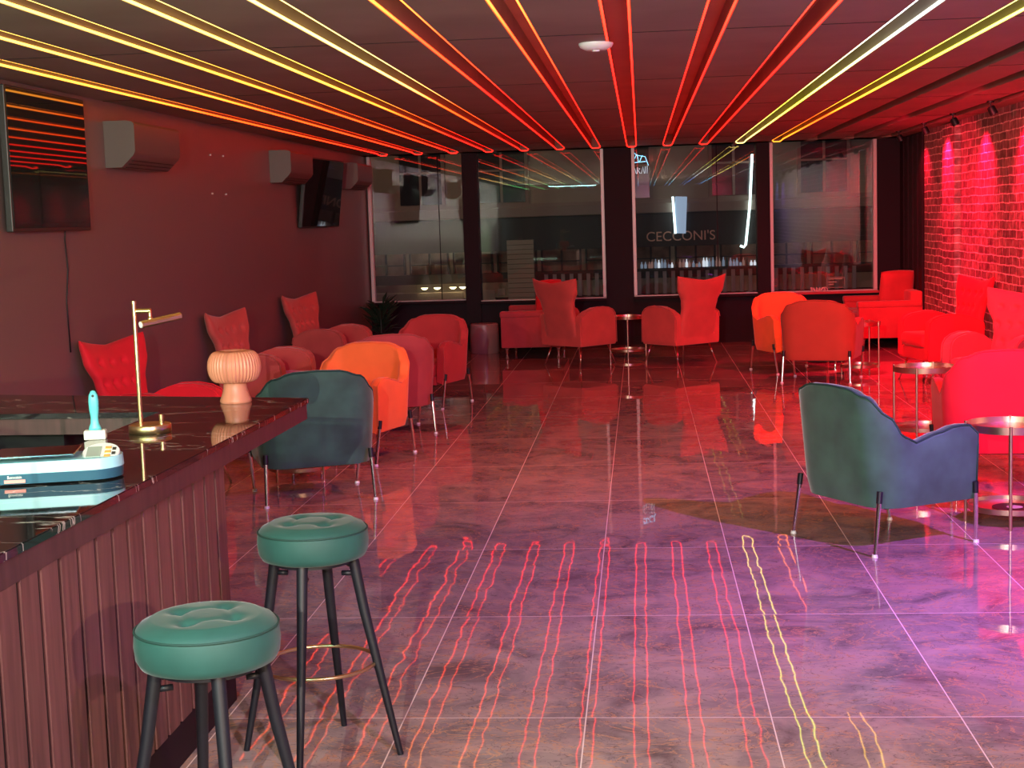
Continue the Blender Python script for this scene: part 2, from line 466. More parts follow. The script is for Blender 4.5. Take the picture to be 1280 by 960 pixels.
# smoke detector
t = thing('smoke_detector', 'round white smoke detector on the ceiling beside the central red strip light', 'smoke detector', (-.197, 7.46, ZC))
bm = bmesh.new(); lathe(bm, [(0, -.034), (.05, -.034), (.078, -.02), (.085, -.008), (.085, 0)], 32); link('detector_body', bm, M['white'], t, angle=40)
bm = bmesh.new(); lathe(bm, [(0, -.04), (.018, -.04), (.02, -.034)], 16); link('detector_cap', bm, M['white'], t, angle=40)

# ---------------------------------------------------------------- spotlights along the brick wall
def spot_fixture(loc, label, col, power, aim=(.5, 0, -1), size=110):
    t = thing('ceiling_spotlight', label, 'spotlight', loc, 0, 'spotlights washing the brick wall')
    bm = bmesh.new(); lathe(bm, [(0, -.012), (.03, -.012), (.03, 0)], 20); link('mount', bm, M['black'], t, angle=40)
    bm = bmesh.new(); tube(bm, [(0, 0, -.01), (0, 0, -.05)], .006, 8); link('stem', bm, M['black'], t)
    d = Vector(aim).normalized()
    q = Vector((0, 0, -1)).rotation_difference(d).to_matrix().to_4x4()
    b = bmesh.new(); lathe(b, [(0, 0), (.026, 0), (.032, -.01), (.034, -.07), (.030, -.07), (.028, -.06), (0, -.058)], 20)
    bm = bmesh.new(); merge(bm, b, Matrix.Translation((0, 0, -.045)) @ q); link('lamp_head', bm, M['black'], t, angle=40)
    b = bmesh.new(); lathe(b, [(0, -.0635), (.026, -.0635), (.026, -.0605), (0, -.0605)], 20)
    bm = bmesh.new(); merge(bm, b, Matrix.Translation((0, 0, -.045)) @ q)
    link('lamp_lens', bm, emit('lens_glow', tuple(min(1, .25 + c) for c in col), 3.5), t)
    ld = bpy.data.lights.new('spot', 'SPOT'); ld.color = col; ld.energy = power; ld.spot_size = R(size); ld.spot_blend = .9; ld.shadow_soft_size = .03
    lo = bpy.data.objects.new('spot_beam', ld); COL.objects.link(lo)
    lo.location = Vector(loc) + Vector((0, 0, -.045)) + d * .1
    lo.rotation_euler = d.to_track_quat('-Z', 'Y').to_euler()
    return t
RD = (1, .004, .04)
SP = [(17.15, 'nearest the windows', RD, 45), (15.66, 'second from the windows', RD, 210), (14.24, 'third from the windows', RD, 210), (12.75, 'fourth from the windows', RD, 210),
      (11.3, '', RD, 200), (9.8, '', RD, 180), (8.3, '', (1, .01, .12), 140), (6.8, '', (1, .35, .05), 60), (5.3, '', (.22, .05, 1), 260), (3.8, '', (.2, .06, 1), 260), (2.3, '', (.1, .2, 1), 120)]
for y, w, c, p in SP:
    spot_fixture((2.9, y, ZC), ('small black ceiling spotlight over the brick wall, ' + w) if w else 'small black ceiling spotlight over the brick wall, seen only as a reflection', c, p)
# added fill lights without fixtures, tinting the seating and the floor
def fill_spot(loc, to, col, e, size=95, soft=0.0):
    ld = bpy.data.lights.new('fill_spot', 'SPOT'); ld.color = col; ld.energy = e; ld.spot_size = R(size); ld.spot_blend = 1; ld.shadow_soft_size = soft
    lo = bpy.data.objects.new('fill_beam', ld); COL.objects.link(lo); lo.location = loc
    lo.rotation_euler = (Vector(to) - Vector(loc)).to_track_quat('-Z', 'Y').to_euler()
fill_spot((2.0, 11.2, 2.3), (2.9, 12.4, .5), (1, .004, .04), 520, 140)
fill_spot((2.0, 14.4, 2.3), (3.0, 15.6, .5), (1, .004, .04), 420, 140)
fill_spot((2.0, 7.4, 2.3), (2.3, 9.0, .3), (1, .004, .05), 230)
fill_spot((2.4, 5.2, 2.3), (1.7, 6.6, .1), (.55, .1, .95), 640, 120)
fill_spot((-.3, 9.0, 2.3), (-.4, 9.8, 0), (1, .2, .1), 150, 130)
fill_spot((.6, 1.5, 2.3), (.6, 4.6, .1), (.7, .42, .8), 300, 120)
fill_spot((.2, 13.5, 2.3), (-.2, 16.5, .3), (1, .07, .06), 60, 120)
# more added fill around the viewpoint, shining forward, no lamps modelled
fill_spot((-.6, -1.2, 2.1), (-.8, 9, 1.6), (1, .85, .74), 950, 120)
fill_spot((-2.4, .4, 2.0), (-2.6, 7, 1.9), (.85, 1, .78), 330, 120)
fill_spot((-1.6, 1.2, 2.2), (-1.4, 4, .8), (.4, 1, .95), 105, 110)
fill_spot((-2.5, 2.6, 1.2), (-2.9, 6.5, 2.3), (.6, 1, .5), 110, 160)
fill_spot((.4, 1.6, 1.2), (.2, 6.5, 2.4), (1, .72, .45), 230, 150)

# ---------------------------------------------------------------- back of the room (behind the camera): white and cyan light
t = thing('fill_panel', 'unseen cyan fill panel added behind the viewpoint, over the bar', 'ceiling light', (-1.7, -.6, ZC - .03))  # added out of view to throw cyan light on stools and scale
bm = bmesh.new(); box(bm, -.62, .62, -.32, .32, 0, .03, .005); link('panel_frame', bm, M['white'], t)
bm = bmesh.new(); box(bm, -.6, .6, -.3, .3, -.006, -.001); link('panel_diffuser', bm, emit('cool_white', (.45, 1, .95), 26), t)
t = thing('wall_tube_light', 'tall white tube light on the wall behind the viewpoint', 'tube light', (-.6, YB + .03, 1.0))
bm = bmesh.new(); tube(bm, [(0, 0, 0), (0, 0, 1.3)], .03, 12); link('tube', bm, emit('tube_white', (.8, .95, 1), 14), t)
bm = bmesh.new(); box(bm, -.03, .03, -.03, -.012, 0, 1.3); link('tube_base', bm, M['white'], t)

# ---------------------------------------------------------------- bar
bar = thing('bar_counter', 'black marble topped bar with reddish brown slatted front at left', 'bar counter', (0, 0, 0))
ZT = .92
def poly_prism(bm, pts, z0, z1, bev=0):
    b = bmesh.new()
    lo = [b.verts.new((x, y, z0)) for x, y in pts]; hi = [b.verts.new((x, y, z1)) for x, y in pts]
    b.faces.new(lo[::-1]); b.faces.new(hi)
    for i in range(len(pts)):
        j = (i + 1) % len(pts); b.faces.new((lo[i], lo[j], hi[j], hi[i]))
    if bev: bmesh.ops.bevel(b, geom=b.edges[:], offset=bev, segments=2, affect='EDGES')
    merge(bm, b)
bm = bmesh.new()
poly_prism(bm, [(-1.46, .4), (-1.355, 5.9), (-3.42, 6.42), (-3.42, 5.62), (-1.855, 5.54), (-1.87, .4)], ZT - .022, ZT, .0025)
link('countertop', bm, M['counter'], bar)
bm = bmesh.new()
poly_prism(bm, [(-1.468, .4), (-1.363, 5.892), (-3.42, 6.41), (-3.42, 5.63), (-1.862, 5.55), (-1.862, .4)], ZT - .085, ZT - .0225)
link('fascia', bm, M['fascia'], bar)
bm = bmesh.new(); box(bm, -1.84, -1.4235, .4, 4.86, .0, ZT - .0855)
box(bm, -3.42, -2.3, 5.68, 6.1, 0, ZT - .0855)
link('bar_body', bm, M['slatgap'], bar)
bm = bmesh.new(); box(bm, -1.4232, -1.418, .4, 4.87, 0, .13, .002); link('plinth', bm, M['mullion'], bar)
SW = .12
y = 4.87 - SW; n = 0
bm = bmesh.new()
while y > .6:
    box(bm, -1.4232, -1.415, y, y + SW - .024, .1305, ZT - .0855)
    y -= SW; n += 1
link('slat_panel', bm, M['slat'], bar)
bm = bmesh.new(); box(bm, -1.84, -1.424, 4.8605, 4.872, 0, ZT - .086); link('end_panel', bm, M['slat'], bar)
bm = bmesh.new()
box(bm, -3.3, -1.856, 3.0, 5.53, .70, .72); box(bm, -3.3, -2.6, 4.55, 4.9, .7205, .73, .004)
link('work_surface', bm, M['steel'], bar)
bm = bmesh.new()
tube(bm, [(-2.55, 5.3, .72), (-2.55, 5.3, .86), (-2.5, 5.22, .9), (-2.42, 5.1, .88)], .012, 8)
link('sink_tap', bm, M['steel'], bar, smooth=True)

# table lamps
def table_lamp(loc, rz, label):
    t = thing('table_lamp', label, 'table lamp', loc, rz, 'gold reading lamps on the bar')
    bm = bmesh.new(); lathe(bm, [(0, 0), (.07, 0), (.0725, .003), (.0725, .026), (.070, .029), (0, .029)], 40); link('base', bm, M['gold'], t, angle=40)
    bm = bmesh.new(); tube(bm, [(-.032, 0, .028), (-.032, 0, .445)], .0075, 14); lathe(bm, [(0, .445), (.0085, .445), (.0085, .455), (0, .455)], 14, (-.032, 0, 0)); link('pole', bm, M['gold'], t, angle=50)
    bm = bmesh.new(); lathe(bm, [(0, .028), (.008, .028), (.008, .05), (.009, .05), (.009, .062), (0, .062)], 14, (.045, -.01, 0)); link('switch_knob', bm, M['gold'], t, angle=40)
    bm = bmesh.new(); tube(bm, [(-.024, 0, .42), (.027, 0, .42)], .008, 12); tube(bm, [(.023, 0, .415), (.023, 0, .392)], .006, 10); link('arm', bm, M['gold'], t, angle=50)
    b = bmesh.new(); bmesh.ops.create_uvsphere(b, u_segments=12, v_segments=8, radius=.0095); bm = bmesh.new(); merge(bm, b, Matrix.Translation((.023, 0, .393))); link('pivot', bm, M['gold'], t, smooth=True)
    hd = bmesh.new(); a = Vector((.006, -.05, .376)); c = Vector((.106, .07, .396))
    tube(hd, [a, c], .0125, 20)
    h = link('lamp_head', hd, M['gold'], t, angle=50)
    d = (c - a).normalized()
    bm = bmesh.new(); tube(bm, [a - d * .002, a - d * .0005], .0105, 20); link('end_cap', bm, M['white'], h)
    return t
table_lamp((-1.706, 4.98, ZT), 0, 'slim gold table lamp with tilted tube head standing on the bar')
table_lamp((-1.735, 3.56, ZT), R(-12), 'gold table lamp of which only the head tip enters at the left edge')

# mushroom lamp with ribs
t = thing('mushroom_lamp', 'peach ribbed mushroom shaped lamp on the far corner of the bar', 'table lamp', (-1.628, 5.8, ZT))
def ribs(r, z, a): return r * (1 + .022 * math.cos(44 * a))
pr = []
for i in range(21):
    a = PI * (i / 20)
    pr.append((.066 + .038 * math.sin(a) ** .9, .082 + .066 - .062 * math.cos(a) - .004))
bm = bmesh.new(); lathe(bm, [(0, pr[0][1])] + pr + [(.05, pr[-1][1] + .003), (.045, pr[-1][1] - .004), (0, pr[-1][1] - .004)], 264, rfn=ribs)
link('shade', bm, M['clay'], t, smooth=True)
bm = bmesh.new(); lathe(bm, [(0, 0), (.06, 0), (.063, .004), (.062, .012), (.055, .03), (.048, .055), (.046, .075), (.05, .095)], 48); link('base', bm, M['clay'], t, angle=50)

# brush
t = thing('cleaning_brush', 'turquoise handled brush standing on its cream block at the bar edge', 'brush', (-1.845, 4.83, ZT), R(12))
bm = bmesh.new(); box(bm, -.036, .036, -.02, .02, 0, .032, .004); link('brush_block', bm, M['cream'], t)
bm = bmesh.new()
prof = [(.03, .022), (.04, .02), (.055, .014), (.075, .0125), (.1, .016), (.13, .017), (.15, .0145), (.163, .008), (.166, .002)]
tube(bm, [(0, 0, z) for z, r in prof], [r for z, r in prof], 16)
for v in bm.verts: v.co.y *= .6
link('brush_handle', bm, M['tur'], t, smooth=True)
bm = bmesh.new(); tube(bm, [(0, -.0105, .148), (0, .0105, .148)], .0045, 10)
link('hanging_hole', bm, M['black'], t)

# kitchen scale
t = thing('kitchen_scale', 'pale blue and white digital scale with flat weighing plate on the bar', 'scale', (-1.635, 4.05, ZT), R(14)); t.scale = (1.05, 1.05, 1.3)
def rnd_outline(x0, x1, hy, n=28):
    pts = [(x0, -hy), ]
    for i in range(n + 1):
        a = -PI / 2 + PI * i / n
        pts.append((x1 - hy * 1.0 + hy * 1.0 * math.cos(a), hy * .98 * math.sin(a)))
    pts.append((x0, hy))
    return pts
def outl(bm, pts, z0, z1, s0=1, s1=1):
    b = bmesh.new(); cx = sum(p[0] for p in pts) / len(pts)
    lo = [b.verts.new((cx + (x - cx) * s0, y * s0, z0)) for x, y in pts]; hi = [b.verts.new((cx + (x - cx) * s1, y * s1, z1)) for x, y in pts]
    b.faces.new(lo[::-1]); b.faces.new(hi)
    for i in range(len(pts)):
        j = (i + 1) % len(pts); b.faces.new((lo[i], lo[j], hi[j], hi[i]))
    merge(bm, b)
O = rnd_outline(-.19, .15, .085)
bm = bmesh.new(); outl(bm, O, .004, .026, .93, .975); link('scale_base', bm, pbr('navy_plastic', (.03, .1, .16), .3), t, angle=40)
bm = bmesh.new(); outl(bm, O, .026, .05, .985, .96); link('scale_body', bm, pbr('ice_blue_plastic', (.36, .7, .8), .3), t, angle=40)
bm = bmesh.new(); box(bm, -.185, .03, -.085, .085, .058, .064, .002); link('weighing_plate', bm, pbr('plate_blue_steel', (.35, .45, .5), .12, 1), t)
bm = bmesh.new(); lathe(bm, [(0, .05), (.03, .05), (.03, .058)], 16, (-.08, 0, 0)); link('plate_post', bm, M['plastic'], t)
pn = bmesh.new(); lathe(pn, [(0, .0502), (.05, .0502), (.048, .053), (0, .053)], 32, (.092, 0, 0))
for v in pn.verts: v.co.y *= 1.15
pan = link('control_panel', pn, M['white'], t, angle=40); pan.rotation_euler.x = R(13); pan.location.z = .006
bm = bmesh.new(); box(bm, .055, .092, -.035, .03, .0532, .0542); link('display', bm, pbr('lcd_grey', (.35, .42, .38), .2), pan)
for i in range(3):
    bm = bmesh.new(); box(bm, .102, .118, -.04 + i * .026, -.024 + i * .026, .0532, .0545, .0005); link('button', bm, pbr('amber_button', (.85, .45, .12), .4), pan)
for i in range(2):
    bm = bmesh.new(); box(bm, .121, .131, -.024 + i * .028, -.008 + i * .028, .0532, .0545, .0005); link('button', bm, M['plastic'], pan)

def text(name, s, size, loc, rot, m, parent, ext=.001, align='CENTER'):
    cu = bpy.data.curves.new(name, 'FONT'); cu.body = s; cu.size = size; cu.extrude = ext; cu.align_x = align
    tmp = bpy.data.objects.new('tmp', cu); COL.objects.link(tmp)
    dg = bpy.context.evaluated_depsgraph_get()
    me = bpy.data.meshes.new_from_object(tmp.evaluated_get(dg))
    bpy.data.objects.remove(tmp)
    me.materials.clear(); me.materials.append(m)
    o = bpy.data.objects.new(name, me); COL.objects.link(o); o.location = loc; o.rotation_euler = rot; o.parent = parent
    return o
text('maker_name', 'Bonvoisin', .0095, (-.125, -.0835, .0165), (PI / 2, 0, 0), M['white'], t, .0006)
bm = bmesh.new(); box(bm, -.152, -.098, -.0835, -.081, .007, .014); link('red_sticker', bm, pbr('coral_sticker', (.85, .3, .28), .5), t)

# ---------------------------------------------------------------- bar stools
def make_stool(loc, rz, seatrot, label):
    t = thing('bar_stool', label, 'bar stool', loc, rz, 'teal velvet bar stools at the bar')
    RS = .166
    # seat with dimpled top
    bm = bmesh.new(); n = 56
    dim = [(.0, .0)] if False else [(.078 * math.cos(a), .078 * math.sin(a)) for a in (R(45), R(135), R(225), R(315))]
    def top(x, y, z):
        d = 0
        for (a, b) in dim:
            q = math.hypot(x - a, y - b); d += .016 * math.exp(-(q / .021) ** 2)
        for (a, b) in dim:
            pass
        # creases joining the buttons
        for (p, q2) in ((dim[0], dim[1]), (dim[1], dim[2]), (dim[2], dim[3]), (dim[3], dim[0])):
            ex, ey = q2[0] - p[0], q2[1] - p[1]; L2 = ex * ex + ey * ey
            u = max(0, min(1, ((x - p[0]) * ex + (y - p[1]) * ey) / L2))
            dd = math.hypot(x - p[0] - u * ex, y - p[1] - u * ey); d += .004 * math.exp(-(dd / .008) ** 2)
        return z - d
    prof = [(0, .612), (RS - .03, .612), (RS - .01, .619), (RS - .001, .636), (RS + .002, .665), (RS, .69), (RS - .003, .7), (RS - .012, .712), (RS - .03, .72)]
    rr = RS - .03
    while rr > .008:
        rr -= .007; prof.append((max(rr, .003), .7215 + .008 * (1 - (rr / RS) ** 2)))
    prof.append((0, .73))
    lathe(bm, prof, n)
    for v in bm.verts:
        if v.co.z > .705: v.co.z = top(v.co.x, v.co.y, v.co.z)
    s = link('seat', bm, M['teal'], t, smooth=True)
    bm = bmesh.new(); tube(bm, [((RS - .001) * math.cos(2 * PI * i / 48), (RS - .001) * math.sin(2 * PI * i / 48), .7) for i in range(48)], .0028, 6, closed=True); link('seam', bm, M['greenpipe'], s, smooth=True)
    for (a, b) in dim:
        bm = bmesh.new(); lathe(bm, [(0, .709), (.006, .709), (.006, .713), (0, .716)], 10, (a, b, 0)); link('button', bm, M['teal'], s, smooth=True)
    bm = bmesh.new(); lathe(bm, [(0, .6), (.12, .6), (.12, .613), (0, .613)], 32); link('seat_plate', bm, M['black'], t, angle=40)
    for k in range(4):
        a = PI / 2 * k; c, s_ = math.cos(a), math.sin(a)
        bm = bmesh.new(); tube(bm, [(.245 * c, .245 * s_, 0), (.15 * c, .15 * s_, .45), (.122 * c, .122 * s_, .613)], [.0095, .0155, .017], 16)
        lg = link('leg', bm, M['black'], t, angle=60)
        bm = bmesh.new(); tube(bm, [(.118 * c, .118 * s_, .565), (.085 * c, .085 * s_, .565)], .008, 8); tube(bm, [(.11 * c, .11 * s_, .59), (.07 * c, .07 * s_, .612)], .006, 6); link('bolt', bm, M['black'], lg, smooth=True)
    bm = bmesh.new(); tube(bm, [(.176 * math.cos(2 * PI * i / 64), .176 * math.sin(2 * PI * i / 64), .285) for i in range(64)], .006, 8, closed=True); link('foot_ring', bm, M['gold'], t, smooth=True)
    return t
st = make_stool((-1.008, 4.36, 0), R(-4), 0, 'teal velvet bar stool farther from the viewer, its gold foot ring in full view')
dup(st, (-1.02, 3.29, 0), R(26), 'teal velvet bar stool nearest the viewer, in front of the slatted bar', 'teal velvet bar stools at the bar')

# ---------------------------------------------------------------- tub chair (rounded back dipping into the arms); faces +y
def make_tub(label, cat='armchair'):
    t = thing('tub_chair', label, cat, (0, 0, 0), 0, 'rounded tub chairs')
    HW, YR, YF, RC = .298, -.29, .27, .14
    path = []
    for i in range(9): path.append((HW, lerp(YF, YR + RC, i / 8)))
    for i in range(1, 13):
        a = (PI / 2) * i / 12; path.append((HW - RC + RC * math.cos(a), YR + RC - RC * math.sin(a)))
    for i in range(1, 5): path.append((lerp(HW - RC, 0, i / 4), YR))
    full = path + [(-x, y) for x, y in reversed(path[:-1])]
    n = len(full)
    d = [0]
    for a, b in zip(full, full[1:]): d.append(d[-1] + math.hypot(a[0] - b[0], a[1] - b[1]))
    Lt = d[-1]
    H = [(0, .54), (.03, .575), (.07, .588), (.13, .585), (.25, .558), (.38, .525), (.44, .56), (.51, .66), (.59, .745), (.67, .78), (Lt / 2, .785)]
    rows = []; rim = []
    th = .062
    for i, (x, y) in enumerate(full):
        s = min(d[i], Lt - d[i])
        h = interp(H, s)
        a = full[max(i - 1, 0)]; b = full[min(i + 1, n - 1)]
        tx, ty = b[0] - a[0], b[1] - a[1]; q = math.hypot(tx, ty); nx, ny = -ty / q, tx / q   # outward normal
        if nx * x + ny * (y + .0001) < 0: nx, ny = -nx, -ny
        def P(z, off):
            lean = (z - .22) / .5
            back = max(0, min(1, (s - .35) / .35))
            k = lean * (.018 + .035 * back)
            tp = 1 + .02 * lean
            return (x * tp + nx * (k + off), y + ny * (k + off), z)
        row = []
        zb = .215
        for j in range(7): row.append(P(lerp(zb, h - .02, j / 6), 0 if j else -.012))
        for j in range(1, 8):
            an = PI * j / 8
            row.append(P(h - .02 + .02 * math.sin(an), -th / 2 + th / 2 * math.cos(an)))
        for j in range(7): row.append(P(lerp(h - .02, zb + .02, j / 6), -th))
        rows.append(row); rim.append(P(h - .006, -.004))
    bm = bmesh.new(); V = grid(bm, rows)
    for i in range(n - 1): bm.faces.new((V[i][0], V[i][-1], V[i + 1][-1], V[i + 1][0]))
    bm.faces.new(V[0]); bm.faces.new(V[-1][::-1])
    link('shell', bm, M['redB'], t, angle=50)
    bm = bmesh.new(); fr = [rows[0][j] for j in range(0, 8)][1:6]
    tube(bm, [rows[0][1], rows[0][5]] + [(p[0], p[1], p[2] + .002) for p in rim] + [rows[-1][5], rows[-1][1]], .005, 6); link('piping', bm, M['redB'], t, smooth=True)
    bm = bmesh.new(); box(bm, -.225, .225, -.225, .31, .27, .4, .035, 4); link('seat_cushion', bm, M['redB'], t, angle=50)
    bm = bmesh.new(); box(bm, -.228, .228, -.235, .265, .205, .28, .01); link('seat_base', bm, M['redB'], t)
    bm = bmesh.new(); box(bm, -.2, .2, -.18, .2, .195, .205); link('under_frame', bm, M['black'], t)
    for sx in (-1, 1):
        for (fy, ty) in ((.27, .255), (-.27, -.245)):
            top_ = (sx * (.31 if fy > 0 else .275), ty - (.035 if fy < 0 else 0), .30); ft = (sx * .285, fy + (.015 if fy > 0 else -.05), 0)
            bm = bmesh.new(); tube(bm, [ft, top_], [.009, .0115], 12)
            lg = link('leg', bm, M['chrome'], t, angle=60)
            p = Vector(top_); q = Vector(ft)
            bm = bmesh.new(); tube(bm, [p.lerp(q, .0) + Vector((0, 0, .004)), p.lerp(q, .17)], .0135, 12); link('leg_sleeve', bm, M['black'], lg, angle=60)
            bm = bmesh.new(); lathe(bm, [(0, 0), (.014, 0), (.012, .014), (0, .014)], 12, (ft[0], ft[1], 0)); link('foot_cap', bm, M['white'], lg, angle=40)
    return t
def face(dx, dy): return math.atan2(dy, dx) - PI / 2
tub = make_tub('x')
def tub_at(loc, f, label, mat, first=False, scale=None, pipe=None):
    t = tub if first else dup(tub, loc, face(*f), label, scale=scale)
    t.location = loc; t.rotation_euler = (0, 0, face(*f)); t['label'] = label
    if scale: t.scale = scale
    if mat is not M['redB'] or pipe: setmat(t, {'shell': mat, 'piping': pipe or mat, 'seat_cushion': mat, 'seat_base': mat})
    return t
tub_at((-1.95, 13.05, 0), (-.32, -.95), 'red tub chair behind the dark red one, open side towards the viewer', M['redB'], True, scale=(1.12, 1, 1))
tub_at((1.17, 7.33, 0), (.506, .29), 'green velvet tub chair at right, seen from the side, blue lit arm', M['green'], pipe=M['greenpipe'])
tub_at((-2.0, 8.72, 0), (-.36, .93), 'green velvet tub chair behind the corner of the bar, back to the viewer', M['green'], pipe=M['greenpipe'])
tub_at((-2.02, 10.1, 0), (-.29, -.956), 'bright orange tub chair just behind the left green chair', M['orange'])
tub_at((-2.01, 11.4, 0), (-.36, .93), 'dark red tub chair between the orange chair and the red chair', M['redA2'])
tub_at((1.70, 14.33, 0), (.3, .95), 'orange tub chair on the right with its flat back to the viewer', M['orange2'])
tub_at((1.52, 15.25, 0), (.37, -.93), 'orange red tub chair facing the viewer, behind the other orange chair on the right', M['orange'])
tub_at((2.03, 8.72, 0), (.05, 1), 'large glowing red tub chair at the right edge, back to the viewer', M['hot'], scale=(1.08, 1.0, 1.04))

# ---------------------------------------------------------------- wing chair; faces +y
def make_wing(label):
    t = thing('wing_chair', label, 'armchair', (0, 0, 0), 0, 'high backed wing chairs')
    # backrest
    nx, nz = 52, 60
    WT = [(.22, .255), (.5, .245), (.6, .235), (.68, .25), (.82, .325), (.93, .345)]
    def back(u, v, side):
        z = .225 + v * (.93 - .225)
        w = interp(WT, z)
        x = u * w
        zz = z + v ** 6 * (.02 * abs(u) ** 1.5 * 1.6 - .022 * (1 - abs(u)) + .004)
        y = -.25 - .17 * max(0, (z - .3) / .63) ** 1.15 + .05 * abs(u) ** 3 * max(0, (z - .5) / .43)
        th = .05 * (1 - abs(u) ** 8) ** .5 * (1 - v ** 14) ** .5 + .004
        if side > 0:
            dimp = 0
            if z > .45:
                for r_ in range(3):
                    for c in range(4):
                        cu = (-.6 + .4 * c + (.2 if r_ % 2 else 0)); cz = .55 + .13 * r_
                        q = math.hypot((u - cu) * w, z - cz); dimp += .032 * math.exp(-(q / .022) ** 2)
            return (x, y + th - dimp, zz)
        return (x, y - th * .8, zz)
    bm = bmesh.new()
    us = [math.sin((-1 + 2 * i / nx) * PI / 2) for i in range(nx + 1)]
    vs = [math.sin((j / nz) * PI / 2) for j in range(nz + 1)]
    F = grid(bm, [[back(u, v, 1) for v in vs] for u in us])
    B = grid(bm, [[back(u, v, -1) for v in vs] for u in us])
    for i in range(nx):
        bm.faces.new((F[i][-1], F[i + 1][-1], B[i + 1][-1], B[i][-1])); bm.faces.new((F[i][0], F[i + 1][0], B[i + 1][0], B[i][0]))
    for j in range(nz):
        bm.faces.new((F[0][j], F[0][j + 1], B[0][j + 1], B[0][j])); bm.faces.new((F[-1][j], F[-1][j + 1], B[-1][j + 1], B[-1][j]))
    link('backrest', bm, M['redA'], t, angle=60)
    for sx in (-1, 1):
        prof = [(-.29, .24), (-.30, .5), (-.285, .555), (-.2, .60), (-.08, .635), (.04, .64), (.14, .625), (.2, .6), (.235, .56), (.245, .5), (.25, .24)]
        b = bmesh.new()
        A_ = [b.verts.new((sx * .235, y, z)) for y, z in prof]; C_ = [b.verts.new((sx * .325, y, z)) for y, z in prof]
        b.faces.new(A_); b.faces.new(C_[::-1])
        for i in range(len(prof)):
            j = (i + 1) % len(prof); b.faces.new((A_[i], A_[j], C_[j], C_[i]))
        bmesh.ops.recalc_face_normals(b, faces=b.faces)
        bmesh.ops.bevel(b, geom=[e for e in b.edges if abs(e.verts[0].co.x - e.verts[1].co.x) < .001], offset=.012, segments=2, affect='EDGES')
        bm = bmesh.new(); merge(bm, b); a = link('arm', bm, M['redA'], t, angle=35)
        bm = bmesh.new(); tube(bm, [(sx * .323, y, z + .003) for y, z in prof[1:]], .0045, 6); link('piping', bm, M['redA'], a, smooth=True)
    bm = bmesh.new(); box(bm, -.232, .232, -.2, .27, .34, .46, .035, 4); link('seat_cushion', bm, M['redA'], t, angle=50)
    bm = bmesh.new(); box(bm, -.315, .315, -.292, .245, .22, .335, .012); link('seat_base', bm, M['redA'], t)
    for sx in (-1, 1):
        for sy in (-1, 1):
            bm = bmesh.new(); tube(bm, [(sx * .285, sy * .27 - .01, 0), (sx * .23, sy * .2 - .01, .225)], [.007, .010], 10); link('leg', bm, M['chrome'], t, smooth=True)
    return t
wing = make_wing('x')
def wing_at(loc, ang, label, mat=None, first=False):
    t = wing if first else dup(wing, loc, 0, label)
    t.location = loc; t.rotation_euler = (0, 0, R(ang - 90)); t['label'] = label
    if mat:
        setmat(t, {k: mat for k in ('backrest', 'arm', 'seat_cushion', 'seat_base')})
        for ch in t.children:
            if ch.name.startswith('arm'):
                for g in ch.children: g.data = g.data.copy(); g.data.materials.clear(); g.data.materials.append(mat)
    return t
wing_at((-.69, 16.45, 0), 46, 'coral wing chair left of the central window column, back to the viewer', first=True)
wing_at((.40, 16.3, 0), 131, 'coral wing chair right of the central window column, turned to the left')
wing_at((-2.96, 8.98, 0), -14, 'crimson tufted wing chair against the left wall, nearest the bar', M['hot'])
wing_at((-2.96, 11.6, 0), -11, 'coral wing chair against the left wall, seen above the mushroom lamp')
wing_at((-2.96, 14.15, 0), -15, 'coral wing chair against the left wall, farthest from the bar')
wing_at((2.72, 14.0, 0), 194, 'bright red wing chair against the brick wall, facing left', M['hot'])
w7 = wing_at((2.68, 11.55, 0), 222, 'tufted dark red wing chair behind the large red chair at right', M['redD'])

# ---------------------------------------------------------------- boxy small sofas; back towards +x, seat faces -x
def make_sofa(loc, label, mat):
    t = thing('sofa', label, 'sofa', loc, 0, 'boxy red velvet sofas by the windows')
    D, Lh = .72, .66
    bm = bmesh.new(); box(bm, .006, D - .006, -Lh + .006, Lh - .006, .13, .3, .01); link('seat_base', bm, mat, t)
    for s in (-1, 1):
        bm = bmesh.new(); box(bm, 0, D - .002, s * Lh - (0 if s < 0 else .12), s * Lh + (.12 if s < 0 else 0), .131, .5, .012)
        box(bm, -.01, D - .003, s * Lh - (.01 if s < 0 else .13), s * Lh + (.13 if s < 0 else .01), .48, .555, .02, 3); link('arm', bm, mat, t, angle=40)
    bm = bmesh.new(); box(bm, D - .14, D, -Lh + .002, Lh - .002, .3, .66, .02, 3); link('backrest', bm, mat, t, angle=40)
    for s in (-1, 1):
        bm = bmesh.new(); box(bm, .01, D - .142, min(0, s * (Lh - .13)) + .003, max(0, s * (Lh - .13)) - .003, .302, .42, .03, 3); link('seat_cushion', bm, mat, t, angle=40)
    for x in (.06, D - .06):
        for y in (-Lh + .06, Lh - .06):
            bm = bmesh.new(); lathe(bm, [(0, 0), (.016, 0), (.02, .01), (.012, .05), (.018, .1), (.03, .132)], 14, (x, y, 0)); link('leg', bm, M['chrome'], t, smooth=True)
    return t
def pillow(loc, rot, label, mat, s=.42):
    bm = bmesh.new(); n = 16
    T = []
    for side in (1, -1):
        T.append(grid(bm, [[(s / 2 * u, side * .075 * ((1 - u ** 4) * (1 - v ** 4)) ** .6 + .002 * side, s / 2 * v * (1 - .06 * u * u)) for v in [-1 + 2 * j / n for j in range(n + 1)]] for u in [-1 + 2 * i / n for i in range(n + 1)]]))
    bmesh.ops.remove_doubles(bm, verts=bm.verts, dist=.006)
    o = link('throw_pillow', bm, mat, smooth=True); o.location = loc; o.rotation_euler = rot
    return tag(o, label, 'pillow', 'red velvet throw pillows')
